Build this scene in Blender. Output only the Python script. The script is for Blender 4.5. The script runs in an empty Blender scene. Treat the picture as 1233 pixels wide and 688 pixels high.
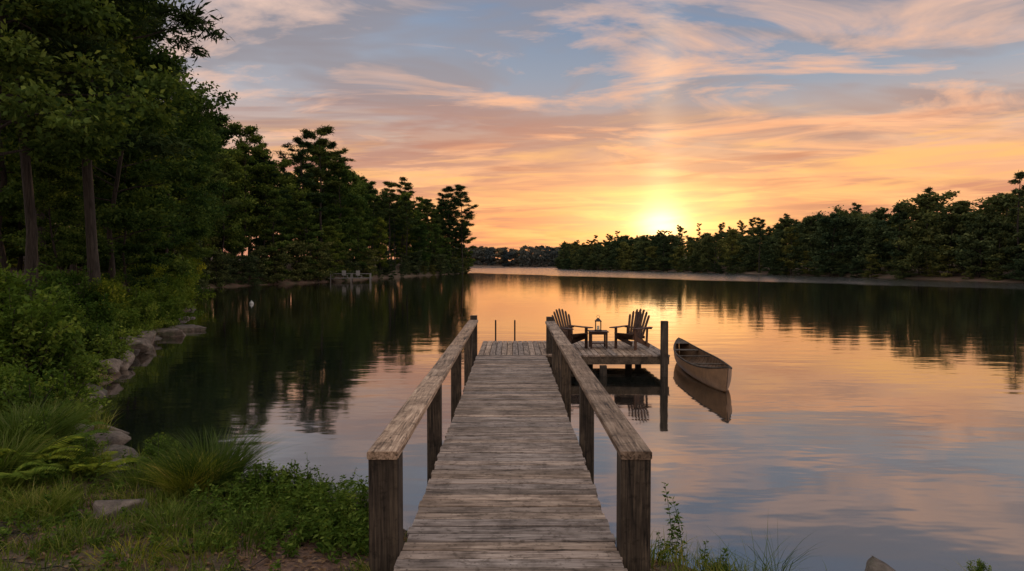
import bpy, math, random
import numpy as np
from mathutils import Vector, noise as mnoise
rng=np.random.default_rng(7); random.seed(7)
S=bpy.context.scene
S.view_settings.view_transform='Standard'; S.view_settings.look='None'; S.view_settings.exposure=0
R=math.radians
# ------------------------------------------------------------------ mesh builder
class MB:
    def __init__(s): s.V=[];s.n=0;s.F=[]
    def add(s,v,f,mat=0,rnd=.5,smooth=False):
        v=np.asarray(v,float).reshape(-1,3); f=np.asarray(f,int)
        m=len(f)
        r=np.full(m,rnd,float) if np.isscalar(rnd) else np.asarray(rnd,float)
        s.V.append(v); s.F.append((f+s.n,mat,r,smooth)); s.n+=len(v)
    def mesh(s,name,mats):
        me=bpy.data.meshes.new(name)
        V=np.concatenate(s.V); me.vertices.add(len(V)); me.vertices.foreach_set('co',V.astype(np.float32).ravel())
        loops=np.concatenate([f.ravel() for f,_,_,_ in s.F])
        tot=np.concatenate([np.full(len(f),f.shape[1]) for f,_,_,_ in s.F])
        st=np.concatenate([[0],np.cumsum(tot)[:-1]])
        me.loops.add(len(loops)); me.polygons.add(len(tot))
        me.polygons.foreach_set('loop_start',st.astype(np.int32))
        me.loops.foreach_set('vertex_index',loops.astype(np.int32))
        me.polygons.foreach_set('material_index',np.concatenate([np.full(len(f),m) for f,m,_,_ in s.F]).astype(np.int32))
        sm=np.concatenate([np.full(len(f),x) for f,_,_,x in s.F]).astype(bool)
        me.update(calc_edges=True)
        me.polygons.foreach_set('use_smooth',sm)
        a=me.attributes.new('rnd','FLOAT','FACE'); a.data.foreach_set('value',np.concatenate([r for _,_,r,_ in s.F]).astype(np.float32))
        for m in mats: me.materials.append(m)
        me.update(); return me
    def obj(s,name,mats,loc=(0,0,0),parent=None,rotz=0):
        return put(s.mesh(name,mats),name,loc,rotz,1,parent)
def put(me,name,loc=(0,0,0),rotz=0,sc=1,parent=None):
    o=bpy.data.objects.new(name,me); S.collection.objects.link(o)
    o.location=loc; o.rotation_euler=(0,0,rotz)
    o.scale=(sc,sc,sc) if np.isscalar(sc) else sc
    if parent: o.parent=parent
    return o
def empty(name,loc=(0,0,0),rotz=0):
    o=bpy.data.objects.new(name,None); S.collection.objects.link(o); o.location=loc; o.rotation_euler=(0,0,rotz); return o
def nrm(v): 
    v=np.asarray(v,float); return v/(np.linalg.norm(v,axis=-1,keepdims=True)+1e-9)
def beam(mb,p0,p1,w,h,up=(0,0,1),bev=.006,mat=0,rnd=None,round_end=False):
    """board from p0 to p1; w = width (side), h = thickness (up)"""
    p0=np.array(p0,float);p1=np.array(p1,float);d=nrm(p1-p0);sd_=nrm(np.cross(d,up));u=np.cross(sd_,d)
    a=w/2;b=h/2;e=min(bev,a*.6,b*.6)
    pr=[(-a+e,-b),(a-e,-b),(a,-b+e),(a,b-e),(a-e,b),(-a+e,b),(-a,b-e),(-a,-b+e)]
    v=[p0+x*sd_+z*u for x,z in pr]+[p1+x*sd_+z*u for x,z in pr]
    if rnd is None: rnd=random.random()
    mb.add(v,[(i,(i+1)%8,8+(i+1)%8,8+i) for i in range(8)],mat,rnd)
    mb.add(v,[tuple(range(7,-1,-1)),tuple(range(8,16))],mat,rnd)
def tube(mb,pts,rad,sides=7,mat=0,rnd=.5,cap=True):
    pts=np.asarray(pts,float);n=len(pts);rad=np.broadcast_to(rad,(n,))
    t=np.gradient(pts,axis=0);t=nrm(t);ref=np.array([1,0,0.13]) if abs(t[0][2])>.7 else np.array([0,.1,1.])
    s1=nrm(np.cross(t,ref));s2=np.cross(t,s1);an=np.arange(sides)/sides*2*math.pi
    v=pts[:,None]+rad[:,None,None]*(np.cos(an)[None,:,None]*s1[:,None]+np.sin(an)[None,:,None]*s2[:,None])
    i=np.arange(n-1)[:,None]*sides;j=np.arange(sides)[None];j2=(j+1)%sides
    f=np.stack([i+j,i+j2,i+sides+j2,i+sides+j],-1).reshape(-1,4)
    mb.add(v.reshape(-1,3),f,mat,rnd,True)
    if cap: mb.add(v[-1],[tuple(range(sides))],mat,rnd); mb.add(v[0],[tuple(range(sides))[::-1]],mat,rnd)
def leaves(mb,c,L,asp,mat,rnd,upb=.5,dirs=None,rg=rng):
    n=len(c); nn=nrm(rg.normal(size=(n,3))+np.array([0,0,upb]))
    u=rg.normal(size=(n,3)) if dirs is None else dirs+rg.normal(size=(n,3))*.35
    u=nrm(u-nn*np.sum(u*nn,1,keepdims=True)); v=np.cross(nn,u)
    L=np.broadcast_to(L,(n,))[:,None]; W=L*asp
    k=.1
    V=np.stack([c-u*L/2,c-u*L*k+v*W/2+nn*W*.15,c+u*L/2,c-u*L*k-v*W/2+nn*W*.15],1).reshape(-1,3)
    mb.add(V,np.arange(4*n).reshape(-1,4),mat,rnd)
# ------------------------------------------------------------------ materials
def newmat(name):
    m=bpy.data.materials.new(name); m.use_nodes=True; nt=m.node_tree
    for n in list(nt.nodes): nt.nodes.remove(n)
    out=nt.nodes.new('ShaderNodeOutputMaterial'); return m,nt,out
class NT:
    def __init__(s,nt): s.t=nt;s.l=nt.links
    def n(s,t,**k):
        x=s.t.nodes.new('ShaderNode'+t)
        for a,b in k.items(): setattr(x,a,b)
        return x
    def set(s,sock,v):
        if hasattr(v,'is_output'): s.l.new(v,sock)
        else: sock.default_value=v
    def m(s,op,a,b=None,c=None,clamp=False):
        x=s.n('Math',operation=op,use_clamp=clamp); s.set(x.inputs[0],a)
        if b is not None: s.set(x.inputs[1],b)
        if c is not None: s.set(x.inputs[2],c)
        return x.outputs[0]
    def ramp(s,fac,stops,interp='LINEAR'):
        x=s.n('ValToRGB'); cr=x.color_ramp; cr.interpolation=interp
        while len(cr.elements)<len(stops): cr.elements.new(.5)
        for e,(p,c) in zip(cr.elements,stops):
            e.position=p; e.color=(c,c,c,1) if np.isscalar(c) else (*c,1)
        s.set(x.inputs[0],fac); return x.outputs[0]
    def mix(s,f,a,b,mode='MIX'):
        x=s.n('Mix',data_type='RGBA',blend_type=mode); s.set(x.inputs[0],f)
        for i,v in ((6,a),(7,b)):
            if isinstance(v,tuple) and len(v)==3: v=(*v,1)
            s.set(x.inputs[i],v)
        return x.outputs[2]
    def noise(s,vec,scale,detail=4,rough=.5,dist=0):
        x=s.n('TexNoise'); s.set(x.inputs['Vector'],vec)
        x.inputs['Scale'].default_value=scale;x.inputs['Detail'].default_value=detail;x.inputs['Roughness'].default_value=rough;x.inputs['Distortion'].default_value=dist
        return x.outputs['Fac']
    def vscale(s,vec,sc,off=None,rot=(0,0,0)):
        x=s.n('Mapping'); s.set(x.inputs[0],vec); x.inputs['Scale'].default_value=sc; x.inputs['Rotation'].default_value=rot
        if off is not None: s.set(x.inputs['Location'],off)
        return x.outputs[0]
    def bump(s,h,st,dist=.01):
        x=s.n('Bump'); x.inputs['Strength'].default_value=st;x.inputs['Distance'].default_value=dist; s.set(x.inputs['Height'],h); return x.outputs[0]
def wood(name,dark,mid,light,axis,rough=.75,det=True):
    m,nt,out=newmat(name);k=NT(nt)
    co=k.n('TexCoord').outputs['Object']; at=k.n('Attribute',attribute_name='rnd').outputs['Fac']
    off=k.n('CombineXYZ'); 
    for i,q in enumerate((37.,91.,53.)): k.set(off.inputs[i],k.m('MULTIPLY',at,q))
    sc=[22,22,22]; sc[axis]=1.3
    v=k.vscale(co,sc,off.outputs[0])
    g=k.noise(v,1.0,4,.65,1.2)
    if det:
        sc2=[85,85,85]; sc2[axis]=3
        g2=k.noise(k.vscale(co,sc2,off.outputs[0]),1,1,.6)
        big=k.noise(k.vscale(co,(3.,3.,3.),off.outputs[0]),1,4,.65)
        blot=k.noise(k.vscale(co,(14.,14.,14.),off.outputs[0]),1,3,.7)
        gg=k.m('ADD',k.m('MULTIPLY',g,.65),k.m('MULTIPLY',g2,.35))
    else: gg=g
    c=k.ramp(gg,[(.34,dark),(.47,mid),(.64,light)])
    c=k.mix(1,c,k.ramp(at,[(0,(.52,.50,.49)),(.25,(1.05,.94,.82)),(.5,(.76,.76,.78)),(.75,(1.0,.98,.98)),(1,(1.38,1.24,1.10))]),'MULTIPLY')
    if det:
        c=k.mix(1,c,k.ramp(big,[(.32,(.48,.46,.44)),(.56,(1.08,1.08,1.08))]),'MULTIPLY')
        c=k.mix(1,c,k.ramp(blot,[(.34,(.52,.50,.47)),(.46,(1.,1.,1.))]),'MULTIPLY')
        c=k.mix(1,c,k.ramp(g,[(.33,.15),(.38,1.)]),'MULTIPLY')
    p=k.n('BsdfPrincipled'); k.set(p.inputs['Base Color'],c); p.inputs['Roughness'].default_value=rough; p.inputs['Specular IOR Level'].default_value=.3
    k.set(p.inputs['Normal'],k.bump(gg,.8,.008)); nt.links.new(p.outputs[0],out.inputs[0]); return m
M_deck=wood('deck_wood',(.055,.043,.035),(.225,.18,.15),(.43,.365,.315),0)
M_plat=wood('platform_wood',(.07,.052,.040),(.25,.195,.155),(.43,.35,.29),1)
M_rail=wood('rail_wood',(.075,.05,.033),(.28,.20,.14),(.50,.385,.285),1)
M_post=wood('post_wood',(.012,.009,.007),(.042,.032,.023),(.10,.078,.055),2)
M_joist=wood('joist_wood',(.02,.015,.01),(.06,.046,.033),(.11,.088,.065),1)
M_chair=wood('chair_wood',(.02,.010,.007),(.055,.027,.016),(.11,.055,.032),2,.5)
def simple(name,col,rough=.5,metal=0,nsc=20,var=.3,bump=.1):
    m,nt,out=newmat(name);k=NT(nt);co=k.n('TexCoord').outputs['Object']
    n=k.noise(co,nsc,4,.6)
    c=k.mix(1,(*col,1),k.ramp(n,[(.3,1-var),(.7,1+var)]),'MULTIPLY')
    p=k.n('BsdfPrincipled');k.set(p.inputs['Base Color'],c);p.inputs['Roughness'].default_value=rough;p.inputs['Metallic'].default_value=metal
    k.set(p.inputs['Normal'],k.bump(n,bump,.01));nt.links.new(p.outputs[0],out.inputs[0]);return m
M_metal=simple('dark_metal',(.04,.038,.035),.45,.8)
M_nail=simple('screw_metal',(.03,.025,.02),.6,.5)
M_hull=simple('canoe_hull',(.22,.125,.065),.42,0,6,.28,.05)
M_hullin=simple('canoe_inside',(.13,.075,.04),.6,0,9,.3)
M_white=simple('weathered_grey',(.15,.14,.13),.7)
M_buoy=simple('buoy_white',(.4,.4,.38),.6)
M_wax=simple('candle_wax',(.7,.62,.45),.5)
M_bark=wood('bark',(.012,.009,.007),(.036,.028,.022),(.075,.06,.048),2,.9,False)
def leafm(name,c0,c1,c2,tr=.3):
    m,nt,out=newmat(name);k=NT(nt)
    at=k.n('Attribute',attribute_name='rnd').outputs['Fac']
    oi=k.n('ObjectInfo').outputs['Random']
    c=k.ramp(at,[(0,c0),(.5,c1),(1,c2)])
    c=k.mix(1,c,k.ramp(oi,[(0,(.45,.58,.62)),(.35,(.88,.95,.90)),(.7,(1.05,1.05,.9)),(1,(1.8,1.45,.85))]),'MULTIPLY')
    d=k.n('BsdfDiffuse');k.set(d.inputs[0],c)
    if tr>0:
        t=k.n('BsdfTranslucent');k.set(t.inputs[0],k.mix(1,c,(1.4,1.4,.6,1),'MULTIPLY'))
        x=k.n('MixShader');x.inputs[0].default_value=tr;k.l.new(d.outputs[0],x.inputs[1]);k.l.new(t.outputs[0],x.inputs[2]);d=x
    k.l.new(d.outputs[0],out.inputs[0]);return m
M_leaf=leafm('broad_leaves',(.016,.031,.011),(.064,.100,.030),(.18,.22,.058))
M_pine=leafm('pine_needles',(.013,.024,.012),(.040,.062,.026),(.10,.125,.045),.12)
M_shrub=leafm('shrub_leaves',(.024,.046,.009),(.080,.125,.023),(.20,.24,.05))
M_grass=leafm('grass_blades',(.045,.070,.013),(.115,.150,.030),(.29,.25,.10))
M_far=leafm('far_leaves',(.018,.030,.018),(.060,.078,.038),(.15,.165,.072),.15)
M_far2=leafm('hazy_leaves',(.06,.068,.07),(.085,.09,.09),(.11,.11,.10),0)  # distance haze painted into the leaf colours: paler, greyer greens
M_litter=leafm('dry_leaves',(.05,.026,.014),(.14,.075,.042),(.27,.17,.10),0)
# ------------------------------------------------------------------ lake outline / terrain
POLY=np.array([(140,-60),(60,-12),(30,1),(12,3.8),(6,4.6),(3.6,4.9),(2.2,5.4),(1.2,5.9),(-.5,6.4),(-1.5,6.8),(-2.75,7.9),(-4.2,8.5),(-5.2,9.2),(-6.8,11),(-8.6,13.7),(-9.8,17),(-11.6,21),(-13.6,27),(-17,34),(-21.5,44),(-27,58),(-35,75),(-32,88),(-27,100),(-24.5,130),(-20,160),(-14.5,190),(-12,203),(-20,215),(-60,240),(-130,300),(-200,420),(-150,560),(-60,600),(30,610),(60,520),(35,430),(24,375),(32,317),(55,246),(64,185),(69,148),(73,96),(84,60),(110,20),(160,-20)],float)
def sdist(x,y):
    x=np.asarray(x,float);y=np.asarray(y,float);sh=x.shape;x=x.ravel();y=y.ravel()
    d=np.full(x.shape,1e18);ins=np.zeros(x.shape,bool);n=len(POLY)
    for i in range(n):
        ax,ay=POLY[i];bx,by=POLY[(i+1)%n];ex,ey=bx-ax,by-ay
        t=np.clip(((x-ax)*ex+(y-ay)*ey)/(ex*ex+ey*ey),0,1)
        d=np.minimum(d,(x-ax-t*ex)**2+(y-ay-t*ey)**2)
        c=((ay>y)!=(by>y))&(x<(bx-ax)*(y-ay)/((by-ay) if by!=ay else 1e-9)+ax); ins^=c
    d=np.sqrt(d); return np.where(ins,-d,d).reshape(sh)
def ss(x,a,b): 
    t=np.clip((x-a)/(b-a),0,1); return t*t*(3-2*t)
def fbm(x,y,sc,seed=0):
    x=np.asarray(x,float);sh=x.shape
    return np.array([mnoise.fractal(Vector((a*sc+seed,b*sc,seed*.7)),1.0,2.0,4) for a,b in zip(x.ravel(),np.asarray(y,float).ravel())]).reshape(sh)
def height(x,y):
    x=np.asarray(x,float);y=np.asarray(y,float)
    f=fbm(x,y,.5,3.); s=sdist(x,y)+f*.35*ss(np.abs(y),30,0)+f*.1
    land=.26*(1-np.exp(-np.maximum(s,0)/.5))+.02*np.minimum(np.maximum(s,0),8)
    left=ss(-x,6,11)*ss(y,7,14)
    land=land+left*(1.7*ss(s,.3,8))
    far=ss(y,60,110)
    land=land+far*np.clip(s,0,110)*np.where(x>10,.10,.05)
    land=land+np.where(s>0,f*.07+fbm(x,y,2.2,9.)*.035,0)*np.clip(s*2,0,1)
    return np.where(s<0,np.maximum(-1.6,s*.4),land)
def H1(x,y): return float(height(np.array([x]),np.array([y]))[0])
def axis(ds,de,st,lo,hi):
    a=list(np.arange(ds,de,st)); q=st; x=de
    while x<hi: a.append(x); q=min(q*1.12,60); x+=q
    a.append(hi); q=st;x=ds-st;b=[]
    while x>lo: b.append(x); q=min(q*1.12,60); x-=q
    b.append(lo); return np.array(b[::-1]+a)
gx=axis(-13,5,.14,-1500,1500);gy=axis(2,20,.14,-300,2500)
X,Y=np.meshgrid(gx,gy);Z=height(X,Y)
nx,ny=len(gx),len(gy);i=np.arange(ny-1)[:,None]*nx;j=np.arange(nx-1)[None]
F=np.stack([i+j,i+j+1,i+nx+j+1,i+nx+j],-1).reshape(-1,4)
m,nt,out=newmat('forest_soil');k=NT(nt);co=k.n('TexCoord').outputs['Object']
n1=k.noise(co,.8,5,.65);n2=k.noise(co,14,5,.7);n3=k.noise(co,60,2,.7)
c=k.ramp(n2,[(.3,(.030,.017,.011)),(.5,(.095,.050,.030)),(.7,(.19,.105,.062))])
c=k.mix(k.ramp(n1,[(.46,0.),(.60,.7)]),c,k.ramp(n2,[(.3,(.02,.028,.01)),(.7,(.06,.07,.022))]))
c=k.mix(k.ramp(n3,[(.60,0.),(.68,.6)]),c,(.22,.14,.08,1))
p=k.n('BsdfPrincipled');k.set(p.inputs['Base Color'],c);p.inputs['Roughness'].default_value=.95
k.set(p.inputs['Normal'],k.bump(n2,.9,.04));nt.links.new(p.outputs[0],out.inputs[0]);M_soil=m
mb=MB();mb.add(np.stack([X,Y,Z],-1).reshape(-1,3),F,0,.5,True);mb.obj('ground',[M_soil])
# ------------------------------------------------------------------ water
m,nt,out=newmat('lake_water');k=NT(nt);geo=k.n('NewGeometry').outputs['Position']
sp=k.n('SeparateXYZ');k.l.new(geo,sp.inputs[0])
wl=k.noise(k.vscale(geo,(.02,.05,1)),1,2,.5)
t=k.m('ADD',k.m('MULTIPLY',sp.outputs[0],.899),k.m('MULTIPLY',sp.outputs[1],.438))
t=k.m('ADD',t,k.m('MULTIPLY',k.m('SUBTRACT',wl,.5),14.))
rip=k.ramp(k.m('DIVIDE',k.m('SUBTRACT',t,77.),6.,clamp=True),[(0,0.),(1,1.)])
n1=k.noise(k.vscale(geo,(.35,.9,1)),1,2,.5);n2=k.noise(k.vscale(geo,(2.2,4.5,1)),1,1,.5)
n3=k.noise(k.vscale(geo,(1.0,3.0,1)),1,2,.6)
h=k.m('ADD',k.m('MULTIPLY',n1,.009),k.m('MULTIPLY',n2,.0014))
h=k.m('ADD',h,k.m('MULTIPLY',k.m('MULTIPLY',n3,rip),.06))
b=k.n('Bump');b.inputs['Strength'].default_value=1;b.inputs['Distance'].default_value=1;k.set(b.inputs['Height'],h)
fr=k.n('Fresnel');fr.inputs[0].default_value=2.0;k.l.new(b.outputs[0],fr.inputs[1])
fac=k.m('ADD',k.m('MULTIPLY',fr.outputs[0],.74),.26,clamp=True)
d=k.n('BsdfDiffuse');d.inputs[0].default_value=(.008,.010,.009,1)
g=k.n('BsdfGlossy');g.inputs[0].default_value=(.99,.95,.91,1);k.set(g.inputs['Roughness'],k.m('ADD',k.m('MULTIPLY',rip,.08),.05));k.l.new(b.outputs[0],g.inputs['Normal'])
x=k.n('MixShader');k.l.new(fac,x.inputs[0]);k.l.new(d.outputs[0],x.inputs[1]);k.l.new(g.outputs[0],x.inputs[2]);k.l.new(x.outputs[0],out.inputs[0])
mb=MB();mb.add([(-1500,-300,0),(1500,-300,0),(1500,2500,0),(-1500,2500,0)],[(0,1,2,3)]);mb.obj('lake_water',[m])
# ------------------------------------------------------------------ trees
def make_tree(name,kind,H,Rc,cb,nl,ls,seed,nlimb=22,mleaf=None,sides=7,lean=0.,sgm=1.,rt=.0090):
    rg=np.random.default_rng(seed);mb=MB();pine=kind=='pine'
    ts=np.linspace(0,1,9);wx=np.cumsum(rg.normal(size=9))*.012*H*(.5 if pine else 1);wy=np.cumsum(rg.normal(size=9))*.012*H*(.5 if pine else 1)
    P=np.stack([wx-wx[0]+lean*H*ts,wy-wy[0],ts*H-.4*(ts==0)],1)
    r0=H*rt;rad=r0*(1-ts)**.8+.02;rad[0]*=1.35
    tube(mb,P,rad,sides+2,0,.5)
    tp=lambda t:np.array([np.interp(t,ts,P[:,q]) for q in range(3)])
    cl=[];cd=[];cw=[]
    for q in range(nlimb):
        u=(q+rg.random()*.8)/nlimb; t=cb+(1-cb)*u*.97; a=q*2.4+rg.normal()*.35
        if pine: ln=Rc*(.22+.85*(1-u)**.6*min(1,.55+u*2.2))*rg.uniform(.4,1.25); el=rg.uniform(-.1,.25)+.5*u
        else: ln=Rc*(math.sin(math.pi*(.2+.74*u))**.6)*rg.uniform(.45,1.25); el=rg.uniform(.0,.45)+.6*u
        d=np.array([math.cos(a)*math.cos(el),math.sin(a)*math.cos(el),math.sin(el)])
        s=np.linspace(0,1,5)[:,None]; curl=(.10 if pine else -.10)*ln
        L=tp(t)+d*ln*s+np.array([0,0,1])*curl*(s**2)+np.cumsum(rg.normal(size=(5,3)),0)*.03*ln*s
        rl=max(.02,r0*(1-t)**.6*.42)
        tube(mb,L,rl*(1-s[:,0]*.85)+.006,5,0,.5,False)
        ns=6
        for w in range(ns):
            f=.25+.75*(w+.6)/ns; b=np.array([np.interp(f,s[:,0],L[:,z]) for z in range(3)])
            sg=1 if w%2 else -1; an=a+sg*rg.uniform(.4,1.1); e2=el+rg.normal()*.35
            d2=np.array([math.cos(an)*math.cos(e2),math.sin(an)*math.cos(e2),math.sin(e2)]); l2=ln*rg.uniform(.22,.46)*(1.2-f*.5)
            tube(mb,[b,b+d2*l2*.5+[0,0,.03*l2],b+d2*l2],[rl*.3,rl*.2,.006],3,0,.5,False)
            cl+= [b+d2*l2*.55,b+d2*l2]; cd+=[d2,d2]; cw+=[.8,1.]
        cl.append(L[-1]);cd.append(d);cw.append(1.1)
    cl=np.array(cl);cd=np.array(cd);cw=np.array(cw)*rg.uniform(.3,1.4,len(cl))
    idx=rg.choice(len(cl),nl,p=cw/cw.sum()); ct=rg.random(len(cl))
    sg=Rc*(.075 if pine else .10)*sgm*rg.uniform(.6,1.35,len(cl))
    off=rg.normal(size=(nl,3))*sg[idx][:,None]*np.array([1,1,.38 if pine else .5])
    c=cl[idx]+off
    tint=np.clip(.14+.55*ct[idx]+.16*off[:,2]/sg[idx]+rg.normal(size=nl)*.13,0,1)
    dirs=nrm(off+cd[idx]*sg[idx][:,None]*.8) if pine else nrm(off+np.array([0,0,-.3*Rc*.1]))
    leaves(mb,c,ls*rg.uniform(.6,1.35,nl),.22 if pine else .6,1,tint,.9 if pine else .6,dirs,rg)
    return mb.mesh(name,[M_bark,mleaf or (M_pine if pine else M_leaf)])
near_dec=[make_tree('near_broadleaf_%d'%i,'dec',H,Rc,cb,nl,.21,20+i,nlb,sgm=.85,rt=.007) for i,(H,Rc,cb,nl,nlb) in enumerate([(19,4.8,.25,44000,36),(17,4.2,.16,38000,32),(12,3.2,.12,26000,26)])]
near_pine=[make_tree('near_pine_%d'%i,'pine',H,Rc,cb,nl,.36,40+i,nlb,rt=.0075) for i,(H,Rc,cb,nl,nlb) in enumerate([(24,5.0,.27,44000,38),(22,4.2,.42,32000,28)])]
mid_dec=[make_tree('mid_broadleaf_%d'%i,'dec',20,4.5*q,cb,13000,.42,60+i,nb_,sgm=1.0) for i,(q,cb,nb_) in enumerate([(1,.18,30),(.8,.08,34),(1.15,.25,28),(.72,.05,36),(.9,.15,26)])]
mid_pine=[make_tree('mid_pine_%d'%i,'pine',22,q,cb,7500,.62,80+i,nb_) for i,(q,cb,nb_) in enumerate([(4.2,.3,26),(3.4,.5,20),(3.8,.42,22),(3.0,.25,28),(3.6,.58,16)])]
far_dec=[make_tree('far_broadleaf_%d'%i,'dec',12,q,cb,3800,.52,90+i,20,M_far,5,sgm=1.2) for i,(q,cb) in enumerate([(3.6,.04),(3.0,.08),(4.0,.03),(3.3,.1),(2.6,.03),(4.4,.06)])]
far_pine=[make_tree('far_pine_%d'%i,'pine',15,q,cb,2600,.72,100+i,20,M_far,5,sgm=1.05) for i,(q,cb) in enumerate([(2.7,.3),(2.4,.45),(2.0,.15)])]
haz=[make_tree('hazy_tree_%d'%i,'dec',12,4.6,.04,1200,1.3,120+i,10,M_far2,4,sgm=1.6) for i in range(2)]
def px2w(px,d): return (px-617)/822*d
def T(me,name,px,d,sc=1,rz=None,dz=-.15):
    x=px2w(px,d);put(me,name,(x,d,max(H1(x,d),0)+dz),random.random()*6.28 if rz is None else rz,sc)
T(near_pine[0],'pine_tree',118,25,1.,.6)
T(near_dec[1],'broadleaf_tree',140,30,.9,2.1)
T(near_pine[1],'pine_tree',36,24,1.0)
T(near_dec[0],'broadleaf_tree',-30,21,1.0)
T(near_pine[1],'pine_tree',52,29,1.08)
T(near_dec[0],'broadleaf_tree',85,38,1.0)
T(near_dec[1],'broadleaf_tree',10,32,1.1)
T(near_dec[2],'broadleaf_tree',172,40,1.)
T(near_dec[1],'broadleaf_tree',130,46,1.)
T(near_pine[1],'pine_tree',168,50,.88)
T(near_dec[0],'broadleaf_tree',195,55,.90)
T(near_pine[0],'pine_tree',226,66,.80)
T(near_dec[1],'broadleaf_tree',212,62,.95)
T(near_dec[2],'broadleaf_tree',158,33,.66)
T(near_dec[2],'broadleaf_tree',72,27,.5)
T(near_pine[0],'pine_tree',-60,38,1.1)
T(near_dec[0],'broadleaf_tree',40,50,1.1)
T(near_pine[1],'pine_tree',557,196,1.14,1.)
T(near_pine[1],'pine_tree',541,188,1.05,3.)
def scatter(x0,x1,y0,y1,smin,smax,sp,pxlo,pxhi,tries,front=None,seed=1):
    rg=np.random.default_rng(seed);xs=rg.uniform(x0,x1,tries);ys=rg.uniform(y0,y1,tries);sd_=sdist(xs,ys);px=617+822*xs/ys
    ok=(sd_>smin)&(sd_<smax)&(px>pxlo)&(px<pxhi);pts=[];grid={}
    for x,y,s in zip(xs[ok],ys[ok],sd_[ok]):
        r=sp*(.65 if (front and s<front) else 1);gxx,gyy=int(x//sp),int(y//sp);bad=False
        for a in (-1,0,1):
            for b in (-1,0,1):
                for (u,v) in grid.get((gxx+a,gyy+b),()):
                    if (u-x)**2+(v-y)**2<r*r: bad=True
        if not bad: grid.setdefault((gxx,gyy),[]).append((x,y));pts.append((x,y,s))
    return pts
F1=empty('forest')
pts=scatter(-130,-8,58,216,1.2,26,5.0,60,600,9000,6,1)
hz=height(np.array([p[0] for p in pts]),np.array([p[1] for p in pts]))
for (x,y,s),z in zip(pts,hz):
    Ht=np.interp(y,[58,75,95,120,150,180,200],[16,18,20.5,20,19,18.5,19])*random.uniform(.74,1.04)
    if s<4.5: Ht*=random.uniform(.5,.95)
    wv=random.uniform(.8,1.12)
    if random.random()<.5 and s>2.: q=Ht*random.uniform(1.08,1.22)/22;put(random.choice(mid_pine),'pine',(x,y,z-.2),random.random()*6.28,(q*wv,q*wv,q),F1)
    else: q=Ht*.97/20;put(random.choice(mid_dec),'broadleaf',(x,y,z-.2),random.random()*6.28,(q*wv,q*wv,q),F1)
pts=scatter(-95,-18,34,100,3.,60,6.0,-260,215,6000,None,11)
hz=height(np.array([p[0] for p in pts]),np.array([p[1] for p in pts]))
for (x,y,s),z in zip(pts,hz):
    if 617+822*x/y>150 and y<60: continue
    if s<14 and y<48: continue
    q=random.uniform(.6,.9);put(random.choice([mid_dec[1],mid_dec[3],mid_dec[0]]),'broadleaf',(x,y,z-.2),random.random()*6.28,(q*1.2,q*1.2,q),F1)
pts2=scatter(-60,-8,60,212,.1,4.,2.3,150,600,7000,None,5)
hz=height(np.array([p[0] for p in pts2]),np.array([p[1] for p in pts2]))
for (x,y,s),z in zip(pts2,hz):
    q=random.uniform(.12,.36); put(random.choice([far_dec[0],far_dec[2]]),'understory',(x,y,z-.6),random.random()*6.28,(q*1.6,q*1.6,q*1.4),F1)
F2=empty('distant_forest')
pts=scatter(15,230,50,560,1.5,46,5.4,640,1330,30000,8,2)
hz=height(np.array([p[0] for p in pts]),np.array([p[1] for p in pts]))
for (x,y,s),z in zip(pts,hz):
    stand=mnoise.noise(Vector((x*.045,y*.02,2.)))
    q=random.uniform(.62,1.08)*np.interp(y,[60,110,200,300],[1.08,1.04,.93,.93])*(1+.28*stand);wv=random.uniform(.9,1.3)
    if random.random()<.30-.5*stand: put(random.choice(far_pine),'pine',(x,y,z-.2),random.random()*6.28,(q*wv,q*wv,q*random.uniform(.95,1.15)),F2)
    else: put(random.choice(far_dec),'broadleaf',(x,y,z-.2),random.random()*6.28,(q*wv,q*wv,q),F2)
pts=scatter(20,100,50,400,.1,4,2.9,640,1330,16000,None,6)
hz=height(np.array([p[0] for p in pts]),np.array([p[1] for p in pts]))
for (x,y,s),z in zip(pts,hz):
    q=random.uniform(.2,.48); put(random.choice(far_dec),'understory',(x,y,z-.7),random.random()*6.28,(q*1.5,q*1.5,q),F2)
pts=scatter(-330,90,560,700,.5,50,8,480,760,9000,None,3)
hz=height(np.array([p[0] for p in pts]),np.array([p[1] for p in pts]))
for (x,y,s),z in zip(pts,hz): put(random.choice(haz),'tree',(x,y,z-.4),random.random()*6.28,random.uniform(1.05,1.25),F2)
print('objs',len(bpy.data.objects))
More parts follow.
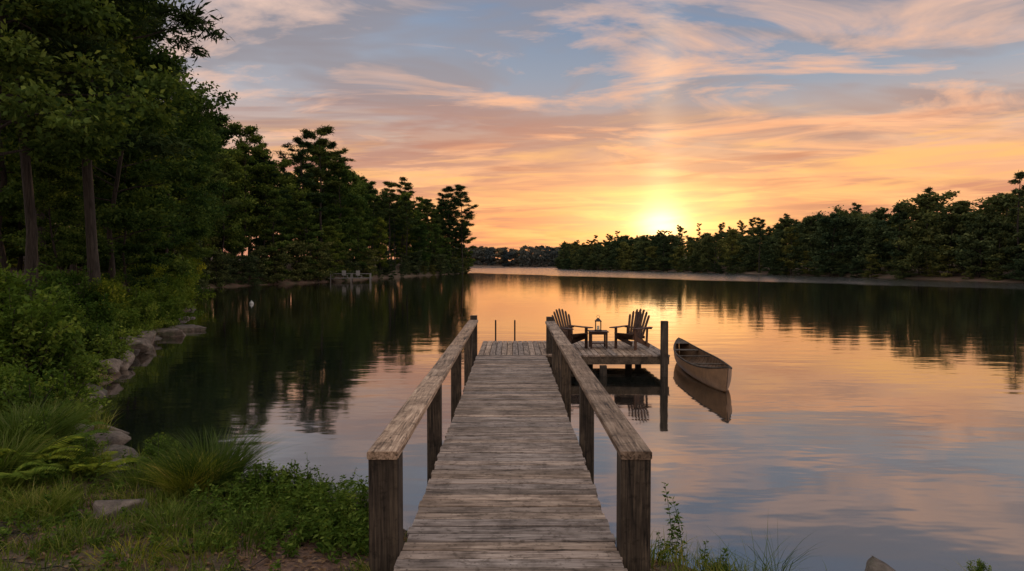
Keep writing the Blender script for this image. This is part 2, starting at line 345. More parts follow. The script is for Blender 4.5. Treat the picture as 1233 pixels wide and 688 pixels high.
# ------------------------------------------------------------------ shrubs
def shrub(name,Rr,Hh,nl,ls,seed,stems=26,mat=None,asp=.55):
    rg=np.random.default_rng(seed);mb=MB();cs=[];tt=[]
    for s in range(stems):
        a=rg.random()*6.28;tl=rg.uniform(.05,1.05);e=np.array([math.cos(a)*Rr*tl,math.sin(a)*Rr*tl,Hh*rg.uniform(.35,1.2)*(1-.35*tl*tl)])
        b=np.array([math.cos(a),math.sin(a),0])*Rr*.15
        q=np.linspace(0,1,5)[:,None];P=b*(1-q)+e*q+np.array([0,0,1])*.12*Hh*np.sin(q*3.14)+rg.normal(size=(5,3))*.02*Rr
        tube(mb,P,.012*(1-q[:,0]*.8)+.002,4,0,.5,False)
        k2=nl//stems;f=rg.random(k2)**.6;c=np.stack([np.interp(f,q[:,0],P[:,z]) for z in range(3)],1)
        c=c+rg.normal(size=(k2,3))*np.array([.11,.11,.08])*Rr*(.4+.6*f[:,None]);cs.append(c)
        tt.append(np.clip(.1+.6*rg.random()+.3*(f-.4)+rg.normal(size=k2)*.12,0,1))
    c=np.concatenate(cs);c[:,2]=np.maximum(c[:,2],.02);t=np.concatenate(tt)
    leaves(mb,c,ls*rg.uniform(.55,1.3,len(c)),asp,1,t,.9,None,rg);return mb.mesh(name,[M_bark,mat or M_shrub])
SH=[shrub('shrub_a',.9,1.5,5000,.10,1),shrub('shrub_b',1.1,1.1,5000,.085,2),shrub('shrub_c',.8,1.9,5000,.12,3,30,M_shrub,.42),shrub('shrub_d',.45,.55,2200,.055,4,22)]
for v,px,d,sc in [(0,20,12.5,1.15),(1,60,13.2,1.1),(2,30,15.5,1.1),(0,75,16.5,1.0),(2,62,19,1.1),(1,112,17,.95),(0,118,20,.95),(1,150,21.5,.95),(0,165,24,1.0),(2,195,27.5,.95),(1,205,30,1.1),(0,185,30,1.1),(0,208,36,1.3),(1,218,42,1.6),(2,-20,13.5,1.3),(1,10,10.4,.75),(3,70,10.6,1.3),(3,30,10.,1.2),(1,130,25,1.4),(2,95,24,1.0),(0,140,28,1.1),(1,-10,18,1.4),(3,102,14.4,1.2),(3,88,13.0,1.1),(3,122,16.8,1.3),(3,140,19,1.4),(1,172,24.5,.9),(3,190,26,1.5),(1,222,48,1.7),(0,224,56,2.),(0,228,66,2.2),(2,175,36,1.4),(1,225,72,2.4),(3,310,7.3,.7),(3,50,8.6,.9),(3,185,8.4,.7),(3,98,8.3,.6),(3,350,7.3,.75),(3,410,6.5,.55),(3,872,5.75,.32),(3,1186,5.75,.3)]:
    x=px2w(px,d);put(SH[v],'shrub',(x,d,max(H1(x,d),.02)-.05),random.random()*6.28,sc)
# ------------------------------------------------------------------ grass + weeds
NEARROCKS=[(110,9.3,.52,.36,.17),(134,8.9,.42,.30,.14),(92,9.9,.40,.28,.17),(140,8.2,.36,.26,.09),(84,8.6,.30,.22,.12),(152,9.2,.26,.2,.11),(118,10.6,.4,.3,.14),(92,11.4,.36,.28,.15),
          (400,7.6,.30,.2,.11),(432,7.0,.26,.2,.15),(378,7.8,.24,.18,.12),(300,8.0,.24,.18,.10),(455,6.9,.2,.2,.09),(172,8.7,.24,.18,.09),(230,8.5,.2,.15,.08),(98,12.5,.34,.24,.14),(86,13.5,.4,.3,.17)]
BIG=[(137,6.75,.34,.19,.10),(1066,5.85,.27,.15,.12)]
def blades(mb,b,h,lean,w,rnd,mat=0,rg=rng,az=None):
    n=len(b);a=rg.random(n)*6.283 if az is None else az;d=np.stack([np.cos(a),np.sin(a),np.zeros(n)],1)
    a2=rg.random(n)*6.283;s=np.stack([np.cos(a2),np.sin(a2),np.zeros(n)],1)
    h=h[:,None];lean=lean[:,None];w=np.broadcast_to(w,(n,))[:,None];up=np.array([0,0,1.])
    def pt(t): return b+up*h*(t-.28*lean*t*t)+d*h*lean*t*t
    V=np.stack([pt(0)-s*w/2,pt(0)+s*w/2,pt(.4)+s*w*.45,pt(.4)-s*w*.45,pt(.75)+s*w*.28,pt(.75)-s*w*.28,pt(1.)],1).reshape(-1,3)
    o=np.arange(n)[:,None]*7
    mb.add(V,np.concatenate([o+[0,1,2,3],o+[3,2,4,5]]),mat,np.concatenate([rnd,rnd]))
    mb.F.append(((o+[5,4,6])+(mb.n-len(V)),mat,rnd,False))
mb=MB();N=160000
bx=np.concatenate([rng.uniform(-10,5,N),rng.uniform(-20,-6,30000)]);by=np.concatenate([rng.uniform(3.6,12,N),rng.uniform(10,32,30000)])
s=sdist(bx,by)
den=np.array([mnoise.noise(Vector((a*.9,b*.9,1.3))) for a,b in zip(bx,by)])+.8*np.array([mnoise.noise(Vector((a*3.1,b*3.1,4.3))) for a,b in zip(bx,by)])
den-=.55*np.exp(-(((bx+3.7)/.8)**2+((by-5.5)/.4)**2))+.45*np.exp(-(((bx+2.4)/.6)**2+((by-5.5)/.35)**2))
ok=(s>.02)&(den>rng.uniform(-.45,.16,len(bx)))&~((np.abs(bx)<.95)&(by<20))&((bx<1.05)|(rng.random(len(bx))<.3))
for a in NEARROCKS+BIG:
    rx=px2w(a[0],a[1]);ok&=((bx-rx)**2+(by-a[1]+.08)**2)>(a[2]*.75)**2
bx,by,den=bx[ok],by[ok],den[ok];bz=np.maximum(height(bx,by),0)-.01
n=len(bx);hh=rng.uniform(.05,.18,n)*(1+1.8*np.clip(den,0,.6));hh=np.where(by>10,hh*1.8,hh)
blades(mb,np.stack([bx,by,bz],1),hh,rng.uniform(.1,.95,n),np.where(by>10,.016,.009),np.clip(rng.normal(.38,.22,n)+den*.3,0,1))
print('grass',n);mb.obj('grass',[M_grass])
mb=MB();n=14000;lx=rng.uniform(-9,1.2,n);ly=rng.uniform(4.2,9.5,n);s=sdist(lx,ly);ok=(s>.15)&~(np.abs(lx)<.9);lx,ly=lx[ok],ly[ok]
leaves(mb,np.stack([lx,ly,height(lx,ly)+.012],1),rng.uniform(.025,.07,len(lx)),.5,0,np.clip(rng.normal(.5,.25,len(lx)),0,1),5.)
for _ in range(110):
    x=random.uniform(-7,-1.1);y=random.uniform(4.8,8);
    if sdist(np.array([x]),np.array([y]))[0]<.15: continue
    a=random.random()*6.28;l=random.uniform(.1,.35);z=H1(x,y)+.015
    tube(mb,[(x,y,z),(x+math.cos(a)*l*.5,y+math.sin(a)*l*.5,z+.02),(x+math.cos(a+.2)*l,y+math.sin(a+.2)*l,z+.005)],.005,4,1,.5,False)
mb.obj('leaf_litter',[M_litter,M_bark])
def tuft(name,x,y,n,r,h,w=.009,tone=.4):
    mb=MB();a=rng.random(n)*6.283;rr=r*np.sqrt(rng.random(n));b=np.stack([np.cos(a)*rr,np.sin(a)*rr,np.zeros(n)],1)
    blades(mb,b,rng.uniform(.55,1.1,n)*h,np.clip(.25+.75*rr/r*rng.uniform(.4,1.1,n)+rng.uniform(-.1,.25,n),0,1.2),w,np.clip(rng.normal(tone,.17,n),0,1),az=a+rng.normal(size=n)*.5)
    mb.obj(name,[M_grass],(x,y,max(H1(x,y),0)-.02))
for px,d,n,r,h,w in [(250,7.6,1200,.26,.78,.010),(222,7.3,600,.2,.5,.010),(20,8.6,1000,.35,.8,.013),(50,9.4,800,.3,.6,.012),(-10,7.6,700,.3,.6,.012),(165,7.7,400,.25,.32,.009),(60,7.9,500,.25,.4,.009),(330,7.1,350,.22,.3,.008),(45,6.6,350,.25,.22,.008),(200,6.2,400,.3,.25,.007),(290,6.0,400,.3,.24,.007),(230,5.6,300,.3,.18,.007),(100,5.8,260,.3,.16,.007),(150,5.5,260,.3,.15,.007),(5,10.5,700,.35,.6,.012),(940,5.7,30,.10,.62,.006),(865,5.7,70,.14,.30,.006),(915,5.5,46,.14,.46,.005),(890,5.5,70,.2,.25,.006),(830,5.7,60,.2,.2,.006),(1010,5.3,18,.1,.44,.005),(1215,5.0,34,.15,.55,.006),(1110,5.0,60,.3,.32,.006),(1180,5.0,30,.15,.4,.006)]:
    tuft('grass_tuft',px2w(px,d),d,n,r,h,w,.45)
def weeds(name,items,ls=.06):
    mb=MB()
    for (x,y,h) in items:
        z=max(H1(x,y),0)-.02;a=random.random()*6.28;l=random.uniform(.05,.35)
        q=np.linspace(0,1,6);P=np.stack([x+math.cos(a)*l*h*q**2,y+math.sin(a)*l*h*q**2,z+h*q*(1-.15*l*q)],1)
        tube(mb,P,.0045*(1-q*.7),4,0,.5,False)
        k2=int(10+h*48);f=np.sort(rng.uniform(.12,1.,k2));c=np.stack([np.interp(f,q,P[:,z_]) for z_ in range(3)],1)
        an=np.arange(k2)*2.4;L=ls*(1.25-.6*f)*rng.uniform(.7,1.3,k2)
        dd=np.stack([np.cos(an),np.sin(an),np.full(k2,.35)],1);c=c+nrm(dd)*L[:,None]*.55
        leaves(mb,c,L,.45,1,np.clip(rng.normal(.45,.2,k2),0,1),1.2,dd*3)
    mb.obj(name,[M_grass,M_shrub])
it=[]
for px,d,nn,sp,h in [(370,7.0,70,.42,.42),(330,7.2,50,.35,.36),(405,6.6,50,.28,.45),(425,6.1,50,.22,.36),(300,6.9,50,.4,.26),(395,5.9,60,.3,.28),(345,6.2,50,.4,.22),(470,6.9,14,.15,.5),(205,8.1,40,.4,.3),(50,9.,60,.4,.4),(20,7.6,60,.4,.35),(75,10.3,40,.4,.3),(5,6.1,40,.4,.2),(260,6.3,60,.4,.2),(180,5.7,40,.5,.13),(80,6.5,40,.4,.15)]:
    for _ in range(nn):
        x=px2w(px,d)+random.gauss(0,sp);y=d+random.gauss(0,sp*.8)
        if sdist(np.array([x]),np.array([y]))[0]>-.1 and not (-1.12<x<1.05): it.append((x,y,h*random.uniform(.4,1.1)))
weeds('weeds',it)
weeds('tall_weed',[(1.42,5.95,.74),(1.5,5.9,.6),(1.36,5.85,.5),(1.46,6.0,.45),(1.3,5.7,.3),(1.62,5.7,.32),(1.75,5.6,.25),(1.25,5.6,.25)],.055)
weeds('wildflower',[(-2.15,7.15,.62),(-1.95,7.05,.55),(-1.75,7.2,.6)],.04)
def fern(px,d,n,r,h):
    mb=MB();x0=px2w(px,d)
    for q in range(n):
        a=q*2.4+random.gauss(0,.3);rr=r*random.uniform(.7,1.15);hh=h*random.uniform(.7,1.2)
        t=np.linspace(0,1,8);P=np.stack([math.cos(a)*rr*t,math.sin(a)*rr*t,hh*(1.9*t-1.35*t*t)],1);tube(mb,P,.004*(1-t*.8),3,0,.4,False)
        f=np.repeat(np.linspace(.15,.98,22),2);sg=np.tile([1,-1],22);c=np.stack([np.interp(f,t,P[:,z_]) for z_ in range(3)],1)
        L=.17*np.sin(np.pi*(f*.85+.12))*rr/.6+.012;side=np.array([-math.sin(a),math.cos(a),0])[None]*sg[:,None]+np.array([math.cos(a),math.sin(a),0])[None]*.35
        side=nrm(side+[0,0,-.12]);u=side;v=nrm(np.cross([0,0,1.],u));c0=c;L=L[:,None];W=.03
        V=np.stack([c0,c0+u*L*.4+v*W*.5,c0+u*L,c0+u*L*.4-v*W*.5],1).reshape(-1,3)
        mb.add(V,np.arange(4*len(f)).reshape(-1,4),1,np.clip(rng.normal(.5,.15,len(f)),0,1))
    mb.obj('fern',[M_grass,M_shrub],(x0,d,max(H1(x0,d),0)))
for a in [(28,7.9,16,.6,.5),(72,8.9,15,.6,.45),(-5,7.2,14,.6,.45),(300,7.4,12,.42,.32),(110,7.9,12,.4,.3),(395,7.2,12,.4,.35),(60,11.2,14,.7,.5)]: fern(*a)
# ------------------------------------------------------------------ rocks
m,nt,out=newmat('rock');k=NT(nt);co=k.n('TexCoord').outputs['Object'];at=k.n('Attribute',attribute_name='rnd').outputs['Fac']
n1=k.noise(co,5,7,.65);n2=k.noise(co,40,3,.7)
c=k.ramp(n1,[(.3,(.04,.033,.028)),(.5,(.125,.104,.088)),(.7,(.26,.22,.19))])
c=k.mix(1,c,k.ramp(at,[(0,(.6,.58,.56)),(1,(1.2,1.1,1.0))]),'MULTIPLY')
c=k.mix(k.ramp(k.noise(co,2.6,4,.6),[(.54,0.),(.68,.65)]),c,(.04,.055,.018,1))
p=k.n('BsdfPrincipled');k.set(p.inputs['Base Color'],c);p.inputs['Roughness'].default_value=.8
k.set(p.inputs['Normal'],k.bump(k.m('ADD',n1,k.m('MULTIPLY',n2,.4)),.9,.05));nt.links.new(p.outputs[0],out.inputs[0]);M_rock=m
import bmesh
def rock_geo(sx,sy,sz,seed):
    rg=np.random.default_rng(seed);bm=bmesh.new()
    for v in nrm(rg.normal(size=(13,3)))*rg.uniform(.75,1.08,(13,1)): bm.verts.new((np.sign(v[0])*abs(v[0])**.7*sx,np.sign(v[1])*abs(v[1])**.7*sy,np.clip(v[2]*1.7,-1,1)*sz))
    r=bmesh.ops.convex_hull(bm,input=bm.verts[:])
    bmesh.ops.delete(bm,geom=[v for v in bm.verts if not v.link_faces],context='VERTS')
    bmesh.ops.bevel(bm,geom=bm.edges[:]+bm.verts[:],offset=min(sx,sy,sz)*.09,segments=1,affect='EDGES',profile=.5)
    bmesh.ops.triangulate(bm,faces=bm.faces[:])
    bmesh.ops.subdivide_edges(bm,edges=bm.edges[:],cuts=1)
    bmesh.ops.triangulate(bm,faces=bm.faces[:])
    bm.verts.index_update();bm.verts.ensure_lookup_table()
    V=np.array([v.co[:] for v in bm.verts]);
    V+=np.array([mnoise.noise_vector(Vector(v*4.5/max(sx,.1)*.5)+Vector((seed,0,0)))[:] for v in V])*min(sx,sy,sz)*.15
    T3=np.array([[v.index for v in f.verts] for f in bm.faces],int).reshape(-1,3)
    bm.free();return V,T3
def rot(V,a,b=0.):
    c,s=math.cos(b),math.sin(b);V=V@np.array([[1,0,0],[0,c,s],[0,-s,c]]);c,s=math.cos(a),math.sin(a);return V@np.array([[c,s,0],[-s,c,0],[0,0,1]])
mb=MB();sd0=1
def addrock(px,d,sx,sy,sz,zoff=0,tgt=None):
    global sd0;sd0+=1;V,T3=rock_geo(sx,sy,sz,sd0);x=px2w(px,d);V=rot(V,random.random()*3.14 if sx<.3 else random.uniform(-.5,.5),random.uniform(-.2,.2))+np.array([x,d,max(H1(x,d),-.05)+sz*.35+zoff])
    (tgt or mb).add(V,T3,0,random.random())
for a in NEARROCKS: addrock(*a)
for px,d in [(207,27.2),(222,28.8),(190,26),(160,22.6),(178,24),(150,21),(140,20),(212,31),(135,17.6),(216,34),(120,17),(225,40),(168,23.4)]:
    for _ in range(2): addrock(px+random.uniform(-8,6),d+random.uniform(-.6,.6),random.uniform(.2,.75),random.uniform(.2,.42),random.uniform(.06,.17))
for a in [(216,27.6,1.25,.45,.16),(196,25.6,1.0,.5,.22),(170,22.8,.8,.45,.26),(152,20.6,.75,.45,.24),(134,17.9,.6,.4,.2),(122,16.2,.5,.4,.2),(106,13.9,.5,.35,.2)]: addrock(*a,zoff=.05)
for _ in range(90):
    px=random.uniform(60,440);d=np.interp(px,[60,110,150,330,440],[12.5,10.8,9.1,7.9,6.8])+random.uniform(-.3,.2);q=random.uniform(.04,.14);addrock(px,d,q,q*.8,q*.5)
mb.obj('shoreline_rocks',[M_rock])
for a in BIG:
    m2=MB();addrock(*a,tgt=m2);m2.obj('rock',[M_rock])
# ------------------------------------------------------------------ dock
DK=empty('wooden_dock');DZ=.5
xl,xr=-.83,.80
mb=MB();y=-1.6;pitch=.158
while y<16.35:
    w=pitch-.013+random.uniform(-.005,.002);dz=random.uniform(-.005,.004);r=random.random()
    e0=xl-random.uniform(0,.03);e1=xr+random.uniform(0,.03)
    beam(mb,(e0,y+pitch/2+random.uniform(-.003,.003),DZ-.019+dz),(e1,y+pitch/2+random.uniform(-.003,.003),DZ-.019+dz+random.uniform(-.003,.003)),w,.038,bev=.007,mat=0,rnd=r)
    for xx in (xl+.07,(xl+xr)/2,xr-.07):
        for q in (-.038,.038):
            an=np.arange(6)/6*6.283;cx=xx+random.uniform(-.006,.006);cy=y+pitch/2+q
            mb.add(np.stack([cx+.006*np.cos(an),cy+.006*np.sin(an),np.full(6,DZ+dz+.0045)],1),[tuple(range(6))],1,.5)
    y+=pitch
mb.obj('deck_boards',[M_deck,M_nail],parent=DK)
yend=y
mb=MB();x=xl
while x<3.77:
    beam(mb,(x+.07,yend+.006,DZ-.019+random.uniform(-.003,.003)),(x+.07,19.45+random.uniform(0,.02),DZ-.019),.129,.038,mat=0)
    x+=.141
px_r=x
mb.obj('platform_boards',[M_plat],parent=DK)
mb=MB()
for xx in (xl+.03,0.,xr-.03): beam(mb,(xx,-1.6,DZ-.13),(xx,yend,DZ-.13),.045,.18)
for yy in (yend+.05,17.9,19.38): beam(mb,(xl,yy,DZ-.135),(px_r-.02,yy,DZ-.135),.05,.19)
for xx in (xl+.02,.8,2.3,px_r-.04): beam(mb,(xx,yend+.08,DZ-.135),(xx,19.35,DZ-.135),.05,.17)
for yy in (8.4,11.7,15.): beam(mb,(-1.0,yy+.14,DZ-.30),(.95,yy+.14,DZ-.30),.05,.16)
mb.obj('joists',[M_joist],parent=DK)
mb=MB();PW=.225
xc_l,xc_r=-.965,.93
ysL=[5.18,8.45,11.75,15.0,17.2];ysR=[5.18,8.45,11.75,14.3,16.75]
for xc,ys in ((xc_l,ysL),(xc_r,ysR)):
    for n_,yy in enumerate(ys):
        w=PW if n_==0 else .17
        top=1.235 if n_<4 else 1.40
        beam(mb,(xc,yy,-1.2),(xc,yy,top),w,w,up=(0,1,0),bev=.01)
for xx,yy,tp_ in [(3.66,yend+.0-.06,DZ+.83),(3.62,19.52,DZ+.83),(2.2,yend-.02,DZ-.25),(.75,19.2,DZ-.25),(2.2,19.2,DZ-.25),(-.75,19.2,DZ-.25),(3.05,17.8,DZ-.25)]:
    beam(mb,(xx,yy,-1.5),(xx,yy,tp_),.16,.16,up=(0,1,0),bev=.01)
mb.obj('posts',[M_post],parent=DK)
mb=MB()
for xc,ys in ((xc_l,ysL),(xc_r,ysR)):
    edges=[ys[0]-.13,ys[1],ys[2],ys[3],ys[4]-.09]
    for a,b in zip(edges[:-1],edges[1:]):
        beam(mb,(xc+random.uniform(-.004,.004),a+.003,1.27),(xc,b-.003,1.27+random.uniform(-.004,.004)),.235,.062,bev=.009)
mb.obj('handrails',[M_rail],parent=DK)
mb=MB()
for xx in (-.47,.08):
    tube(mb,[(xx,19.56,-.6),(xx,19.56,DZ+.52),(xx,19.52,DZ+.58),(xx,19.44,DZ+.58)],.022,8)
for zz in (.3,.0): tube(mb,[(-.47,19.58,zz),(.08,19.58,zz)],.018,6)
mb.obj('swim_ladder',[M_metal],parent=DK)
# ------------------------------------------------------------------ chairs, table, lantern
def chair(px,d,rz):
    e=empty('adirondack_chair',(px2w(px,d),d,DZ+.002),rz)
    mb=MB()
    for s in (-1,1):
        beam(mb,(s*.265,.33,.335),(s*.265,-.46,.045),.026,.11)
    mb.obj('side_rails',[M_chair],parent=e);mb=MB()
    for s in (-1,1):
        beam(mb,(s*.296,.27,0),(s*.296,.27,.53),.03,.10,up=(0,1,0))
        beam(mb,(s*.296,-.27,.10),(s*.296,-.30,.53),.03,.08,up=(0,1,0))
    mb.obj('legs',[M_chair],parent=e);mb=MB()
    for i in range(6):
        t=i/5;y_=.34-.46*t;z_=.40-.17*t
        beam(mb,(-.28,y_,z_),(.28,y_,z_),.078,.022,up=(0,-.35,1))
    mb.obj('seat',[M_chair],parent=e);mb=MB()
    for s in (-1,1):
        beam(mb,(s*.345,-.40,.545),(s*.345,.05,.545),.115,.026);beam(mb,(s*.345,.053,.545),(s*.345,.40,.545),.15,.026)
    mb.obj('armrests',[M_chair],parent=e);mb=MB()
    for i in range(-3,4):
        ln=.84-.018*i*i;b=np.array([i*.066,-.15,.20]);dd=nrm(np.array([i*.045,-.36,.94]));tp_=b+dd*ln
        beam(mb,b,tp_,.066,.02,up=(0,1,.36),bev=.004)
        beam(mb,tp_+dd*.001,tp_+dd*.03,.042,.02,up=(0,1,.36),bev=.004)
    mb.obj('fan_backrest',[M_chair],parent=e);mb=MB()
    beam(mb,(-.40,-.335,.515),(.40,-.335,.515),.07,.03);beam(mb,(-.27,-.215,.29),(.27,-.215,.29),.025,.07)
    mb.obj('crossbars',[M_chair],parent=e)
chair(688,17.75,-R(142));chair(761,17.75,R(138))
TX,TY=px2w(721,17.9),17.9
e=empty('side_table',(TX,TY,DZ+.002));mb=MB()
for i in range(5): beam(mb,(-.25,-.2+i*.1,.43),(.25,-.2+i*.1,.43),.092,.022)
mb.obj('table_top',[M_chair],parent=e);mb=MB()
for sx in (-1,1):
    for sy in (-1,1): beam(mb,(sx*.2,sy*.19,0),(sx*.2,sy*.19,.418),.045,.045,up=(0,1,0))
    beam(mb,(sx*.2,-.165,.385),(sx*.2,.165,.385),.02,.05)
for sy in (-1,1): beam(mb,(-.175,sy*.19,.385),(.175,sy*.19,.385),.02,.05)
beam(mb,(-.175,0,.12),(.175,0,.12),.3,.02)
mb.obj('legs',[M_chair],parent=e)
e=empty('lantern',(TX,TY,DZ+.445));mb=MB()
beam(mb,(0,0,0),(0,0,.025),.17,.17,up=(0,1,0));beam(mb,(0,0,.245),(0,0,.262),.17,.17,up=(0,1,0))
for sx in (-1,1):
    for sy in (-1,1): beam(mb,(sx*.068,sy*.068,.025),(sx*.068,sy*.068,.245),.014,.014,up=(0,1,0),bev=.002)
a,b=.08,.02
mb.add([(-a,-a,.262),(a,-a,.262),(a,a,.262),(-a,a,.262),(-b,-b,.335),(b,-b,.335),(b,b,.335),(-b,b,.335)],[(0,1,5,4),(1,2,6,5),(2,3,7,6),(3,0,4,7),(4,5,6,7)])
an=np.linspace(0,2*math.pi,13);tube(mb,np.stack([.04*np.cos(an),0*an,.37+.04*np.sin(an)],1),.005,5)
mb.obj('frame',[M_metal],parent=e);mb=MB();tube(mb,[(0,0,.026),(0,0,.13)],.032,12);mb.obj('candle',[M_wax],parent=e)
# ------------------------------------------------------------------ canoe
near=np.array([4.47,14.05]);farp=np.array([4.80,19.6]);cc=(near+farp)/2;dv=farp-near;Lc=np.linalg.norm(dv)
e=empty('canoe',(cc[0],cc[1],0),math.atan2(dv[1],dv[0])-math.pi/2)
ns,nj=41,17;tt=np.linspace(-1,1,ns);aa=np.linspace(-math.pi/2,math.pi/2,nj)
def hull(off):
    V=np.zeros((ns,nj,3))
    for i_,t in enumerate(tt):
        at_=abs(t);b=max(.46*(1-at_**2.1)**.75-off,.006);sh=.36+.20*at_**3.2;ke=-.05+.10*at_**8+off*1.6
        for j_,a in enumerate(aa):
            zf=1-abs(math.cos(a))**.75;xx=b*np.sign(math.sin(a))*abs(math.sin(a))**.72;z=ke+(sh-ke)*zf
            V[i_,j_]=(xx,t*(Lc/2-off)*(1-.045*at_**6*(1-zf)),z)
    return V
ii=np.arange(ns-1)[:,None]*nj;jj=np.arange(nj-1)[None];Fq=np.stack([ii+jj,ii+jj+1,ii+nj+jj+1,ii+nj+jj],-1).reshape(-1,4)
Vo=hull(0);Vi=hull(.028)
mb=MB();mb.add(Vo.reshape(-1,3),Fq,0,.5,True);mb.obj('hull',[M_hull],parent=e)
mb=MB();mb.add(Vi.reshape(-1,3),Fq[:,::-1],0,.5,True)
for i_ in range(4,ns-4,2): tube(mb,Vi[i_]*np.array([.985,1,1])+[0,0,.004],.009,4,0,.5,False)
mb.obj('inside_ribs',[M_hullin],parent=e)
mb=MB()
for j_ in (0,nj-1): tube(mb,Vo[:,j_]+np.array([-.012 if j_ else .012,0,.006]),.023,6,0,.5)
mb.obj('gunwales',[M_joist],parent=e)
mb=MB()
for t in (-.62,-.25,.25,.6):
    b=.46*(1-abs(t)**2.1)**.75-.03;sh=.36+.20*abs(t)**3.2-.035;w=.2 if abs(t)>.5 else .07
    beam(mb,(-b,t*Lc/2,sh),(b,t*Lc/2,sh),w,.025,mat=0)
for sg in (-1,1):
    q=[];ys=[.80,.90,.985]
    L_=[(-(.46*(1-y_**2.1)**.75-.005),sg*y_*Lc/2,.375+.20*y_**3.2) for y_ in ys];R_=[(-a,b,c) for a,b,c in L_]
    mb.add(L_+R_,[(0,1,4,3),(1,2,5,4)],0,.3)
mb.obj('thwarts_and_seats',[M_joist],parent=e)
# small far dock and buoy
e=empty('swim_dock',(px2w(424,104),104,0),R(8));mb=MB()
for i_ in range(14): beam(mb,(-3.2+i_*.46,-1.2,.55),(-3.2+i_*.46,1.2,.55),.43,.06)
mb.obj('deck',[M_white],parent=e);mb=MB()
for xx in (-3,0,2.8):
    for yy in (-1.1,1.1): beam(mb,(xx,yy,-1),(xx,yy,1.3),.14,.14,up=(0,1,0))
beam(mb,(-3,1.1,1.2),(2.8,1.1,1.2),.06,.10)
for xx in (-1.2,.9):
    beam(mb,(xx,0,.95),(xx+.6,0,.95),.5,.06);beam(mb,(xx,.28,.95),(xx,.45,1.7),.6,.05,up=(0,1,0))
    for q in (0,.6):
        for r_ in (-.2,.2): beam(mb,(xx+q,r_,.58),(xx+q,r_,.93),.06,.06,up=(0,1,0))
mb.obj('posts_and_bench',[M_white],parent=e)
mb=MB();q=np.linspace(0,math.pi,9);tube(mb,np.stack([0*q,0*q,.02-.14*np.cos(q)],1),.14*np.sin(q)+.004,12);tube(mb,[(0,0,.14),(0,0,.24)],.025,6)
mb.obj('mooring_buoy',[M_buoy],(px2w(303,46),46,.02))
# ------------------------------------------------------------------ sky
W=bpy.data.worlds.new('World');S.world=W;W.use_nodes=True;nt=W.node_tree
try: W.cycles.sampling_method='NONE'
except Exception as ex: print('no sampling_method',ex)
for n_ in list(nt.nodes): nt.nodes.remove(n_)
k=NT(nt);out=k.n('OutputWorld');SAZ,SEL=R(12.3),R(3.3)
tc=k.n('TexCoord').outputs['Generated'];sp=k.n('SeparateXYZ');k.l.new(tc,sp.inputs[0]);x,y,z=sp.outputs
zc=k.m('MAXIMUM',z,0.)
base=k.ramp(zc,[(0,(.78,.27,.13)),(.05,(.90,.34,.12)),(.12,(.84,.38,.18)),(.18,(.50,.37,.31)),(.24,(.24,.32,.42)),(.36,(.145,.24,.39)),(.46,(.20,.27,.40)),(.68,(.74,.74,.80)),(1,(.92,.87,.87))])  # sky above the view brightened as added fill light for the foreground
back=k.ramp(zc,[(0,(.90,.72,.68)),(.25,(1.05,.90,.83)),(1,(.92,.87,.87))])  # unseen sky behind camera, brightened to fill foreground and trees
az=k.m('ARCTAN2',x,y);daz=k.m('SUBTRACT',az,SAZ);el=k.m('ARCSINE',z);de=k.m('SUBTRACT',el,SEL)
sqf=lambda a,s:k.m('POWER',k.m('DIVIDE',k.m('ABSOLUTE',a),s),2.)
wb=k.m('EXPONENT',k.m('MULTIPLY',sqf(daz,1.25),-1.))
col=k.mix(wb,back,base)
pd=k.m('ADD',zc,.085);pv=k.n('CombineXYZ');k.set(pv.inputs[0],k.m('DIVIDE',x,pd));k.set(pv.inputs[1],k.m('DIVIDE',y,pd))
P=pv.outputs[0]
hi=k.ramp(zc,[(.44,1.),(.62,0.)])
nb=k.noise(k.vscale(P,(.75,1.25,1),(3.1,1.7,0),(0,0,R(-18))),1,4,.58,.6)
mbk=k.m('MULTIPLY',k.ramp(nb,[(.46,0.),(.54,.65),(.62,.92)]),hi)
mcol=k.ramp(zc,[(0,(.56,.21,.14)),(.09,(.60,.25,.16)),(.16,(.42,.25,.21)),(.26,(.28,.26,.29)),(.4,(.24,.26,.33))])
col=k.mix(mbk,col,mcol)
bkn=k.noise(k.vscale(P,(.6,1.8,1),(1.3,8.1,0),(0,0,R(8))),1,4,.6,.4)
bank=k.m('MULTIPLY',k.m('EXPONENT',k.m('MULTIPLY',k.m('ADD',sqf(k.m('SUBTRACT',az,-.12),.26),sqf(k.m('SUBTRACT',el,.17),.055)),-1.)),k.ramp(bkn,[(.38,0.),(.52,1.)]))
col=k.mix(k.m('MULTIPLY',bank,.85),col,(.42,.21,.18,1))
nw=k.noise(k.vscale(P,(.8,1.5,1),(7.3,4.6,0),(0,0,R(24))),1,6,.60,1.0)
mw=k.m('MULTIPLY',k.ramp(nw,[(.49,0.),(.56,.5),(.64,.95)]),hi)
wcol=k.ramp(zc,[(0,(1.0,.44,.14)),(.10,(1.0,.47,.18)),(.18,(.96,.47,.25)),(.27,(.80,.47,.33)),(.36,(.66,.47,.40)),(.5,(.45,.38,.42))])
wcol=k.mix(wb,(.98,.84,.78,1),wcol)
col=k.mix(mw,col,wcol)
sv=k.n('CombineXYZ');k.set(sv.inputs[0],k.m('MULTIPLY',az,2.6));k.set(sv.inputs[1],k.m('MULTIPLY',k.m('SUBTRACT',el,k.m('MULTIPLY',az,.05)),30.))
ns_=k.noise(sv.outputs[0],1.,4,.6,.5)
low=k.ramp(zc,[(.0,.9),(.13,.9),(.22,0.)])
col=k.mix(k.m('MULTIPLY',k.ramp(ns_,[(.52,0.),(.64,.95)]),low),col,(1.0,.52,.18,1))
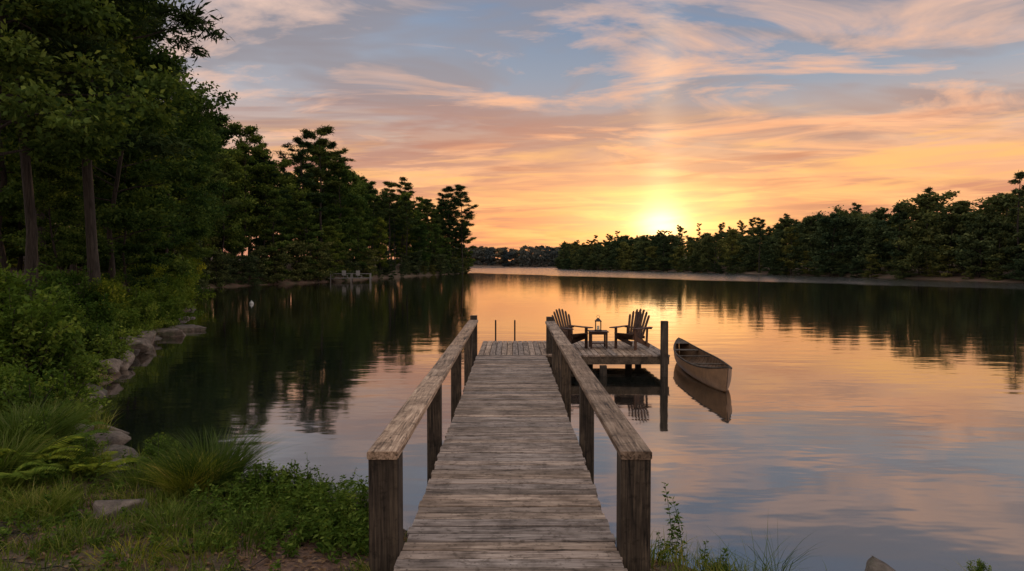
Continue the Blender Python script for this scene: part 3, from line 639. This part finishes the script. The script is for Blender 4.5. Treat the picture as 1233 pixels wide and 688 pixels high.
col=k.mix(k.m('MULTIPLY',k.ramp(ns_,[(.36,1.),(.46,0.)]),low),col,(.46,.19,.14,1))
def gauss(sa,se): return k.m('EXPONENT',k.m('MULTIPLY',k.m('ADD',sqf(daz,sa),sqf(de,se)),-1.))
veil=k.ramp(ns_,[(.35,.55),(.55,1.)])
g1=k.m('MULTIPLY',gauss(.032,.022),veil);g2=gauss(.12,.062);g3=k.m('EXPONENT',k.m('MULTIPLY',k.m('SQRT',k.m('ADD',sqf(daz,.28),sqf(de,.12))),-1.))
pil=k.m('MULTIPLY',k.m('EXPONENT',k.m('MULTIPLY',sqf(daz,.026),-1.)),k.m('EXPONENT',k.m('DIVIDE',k.m('ABSOLUTE',de),-.24)))
def addc(col,f,c,s): return k.mix(1,col,k.mix(k.m('MULTIPLY',f,s),(0,0,0,1),c),'ADD')
col=addc(col,g3,(.75,.34,.07,1),.5);col=addc(col,g2,(.9,.60,.20,1),.75);col=addc(col,pil,(.5,.33,.16,1),.55)
bright=k.n('Background');k.l.new(col,bright.inputs[0]);bright.inputs[1].default_value=1.0
core=k.n('Background');core.inputs[0].default_value=(1,.80,.46,1);k.l.new(k.m('MULTIPLY',g1,1.3),core.inputs[1])
sky=k.n('TexSky',sky_type='NISHITA');sky.sun_disc=False;sky.sun_elevation=SEL;sky.sun_rotation=SAZ
nb_=k.n('Background');k.l.new(sky.outputs[0],nb_.inputs[0]);nb_.inputs[1].default_value=.004
a1=k.n('AddShader');a2=k.n('AddShader');k.l.new(bright.outputs[0],a1.inputs[0]);k.l.new(core.outputs[0],a1.inputs[1]);k.l.new(a1.outputs[0],a2.inputs[0]);k.l.new(nb_.outputs[0],a2.inputs[1]);k.l.new(a2.outputs[0],out.inputs[0])
L=bpy.data.lights.new('sun','SUN');L.energy=1.0;L.angle=R(.6);L.color=(1,.62,.32);lo=bpy.data.objects.new('sun',L);S.collection.objects.link(lo)
EL=R(2.2);sd3=Vector((math.sin(SAZ)*math.cos(EL),math.cos(SAZ)*math.cos(EL),math.sin(EL)));lo.rotation_euler=sd3.to_track_quat('Z','Y').to_euler();lo.location=(0,0,40)
# ------------------------------------------------------------------ camera
cam=bpy.data.cameras.new('camera');cam.lens=24;cam.sensor_width=36;cam.clip_end=5000;cam.clip_start=.05
co_=bpy.data.objects.new('camera',cam);S.collection.objects.link(co_);co_.location=(0,0,2.7);co_.rotation_euler=(R(90-1.81),0,0);S.camera=co_
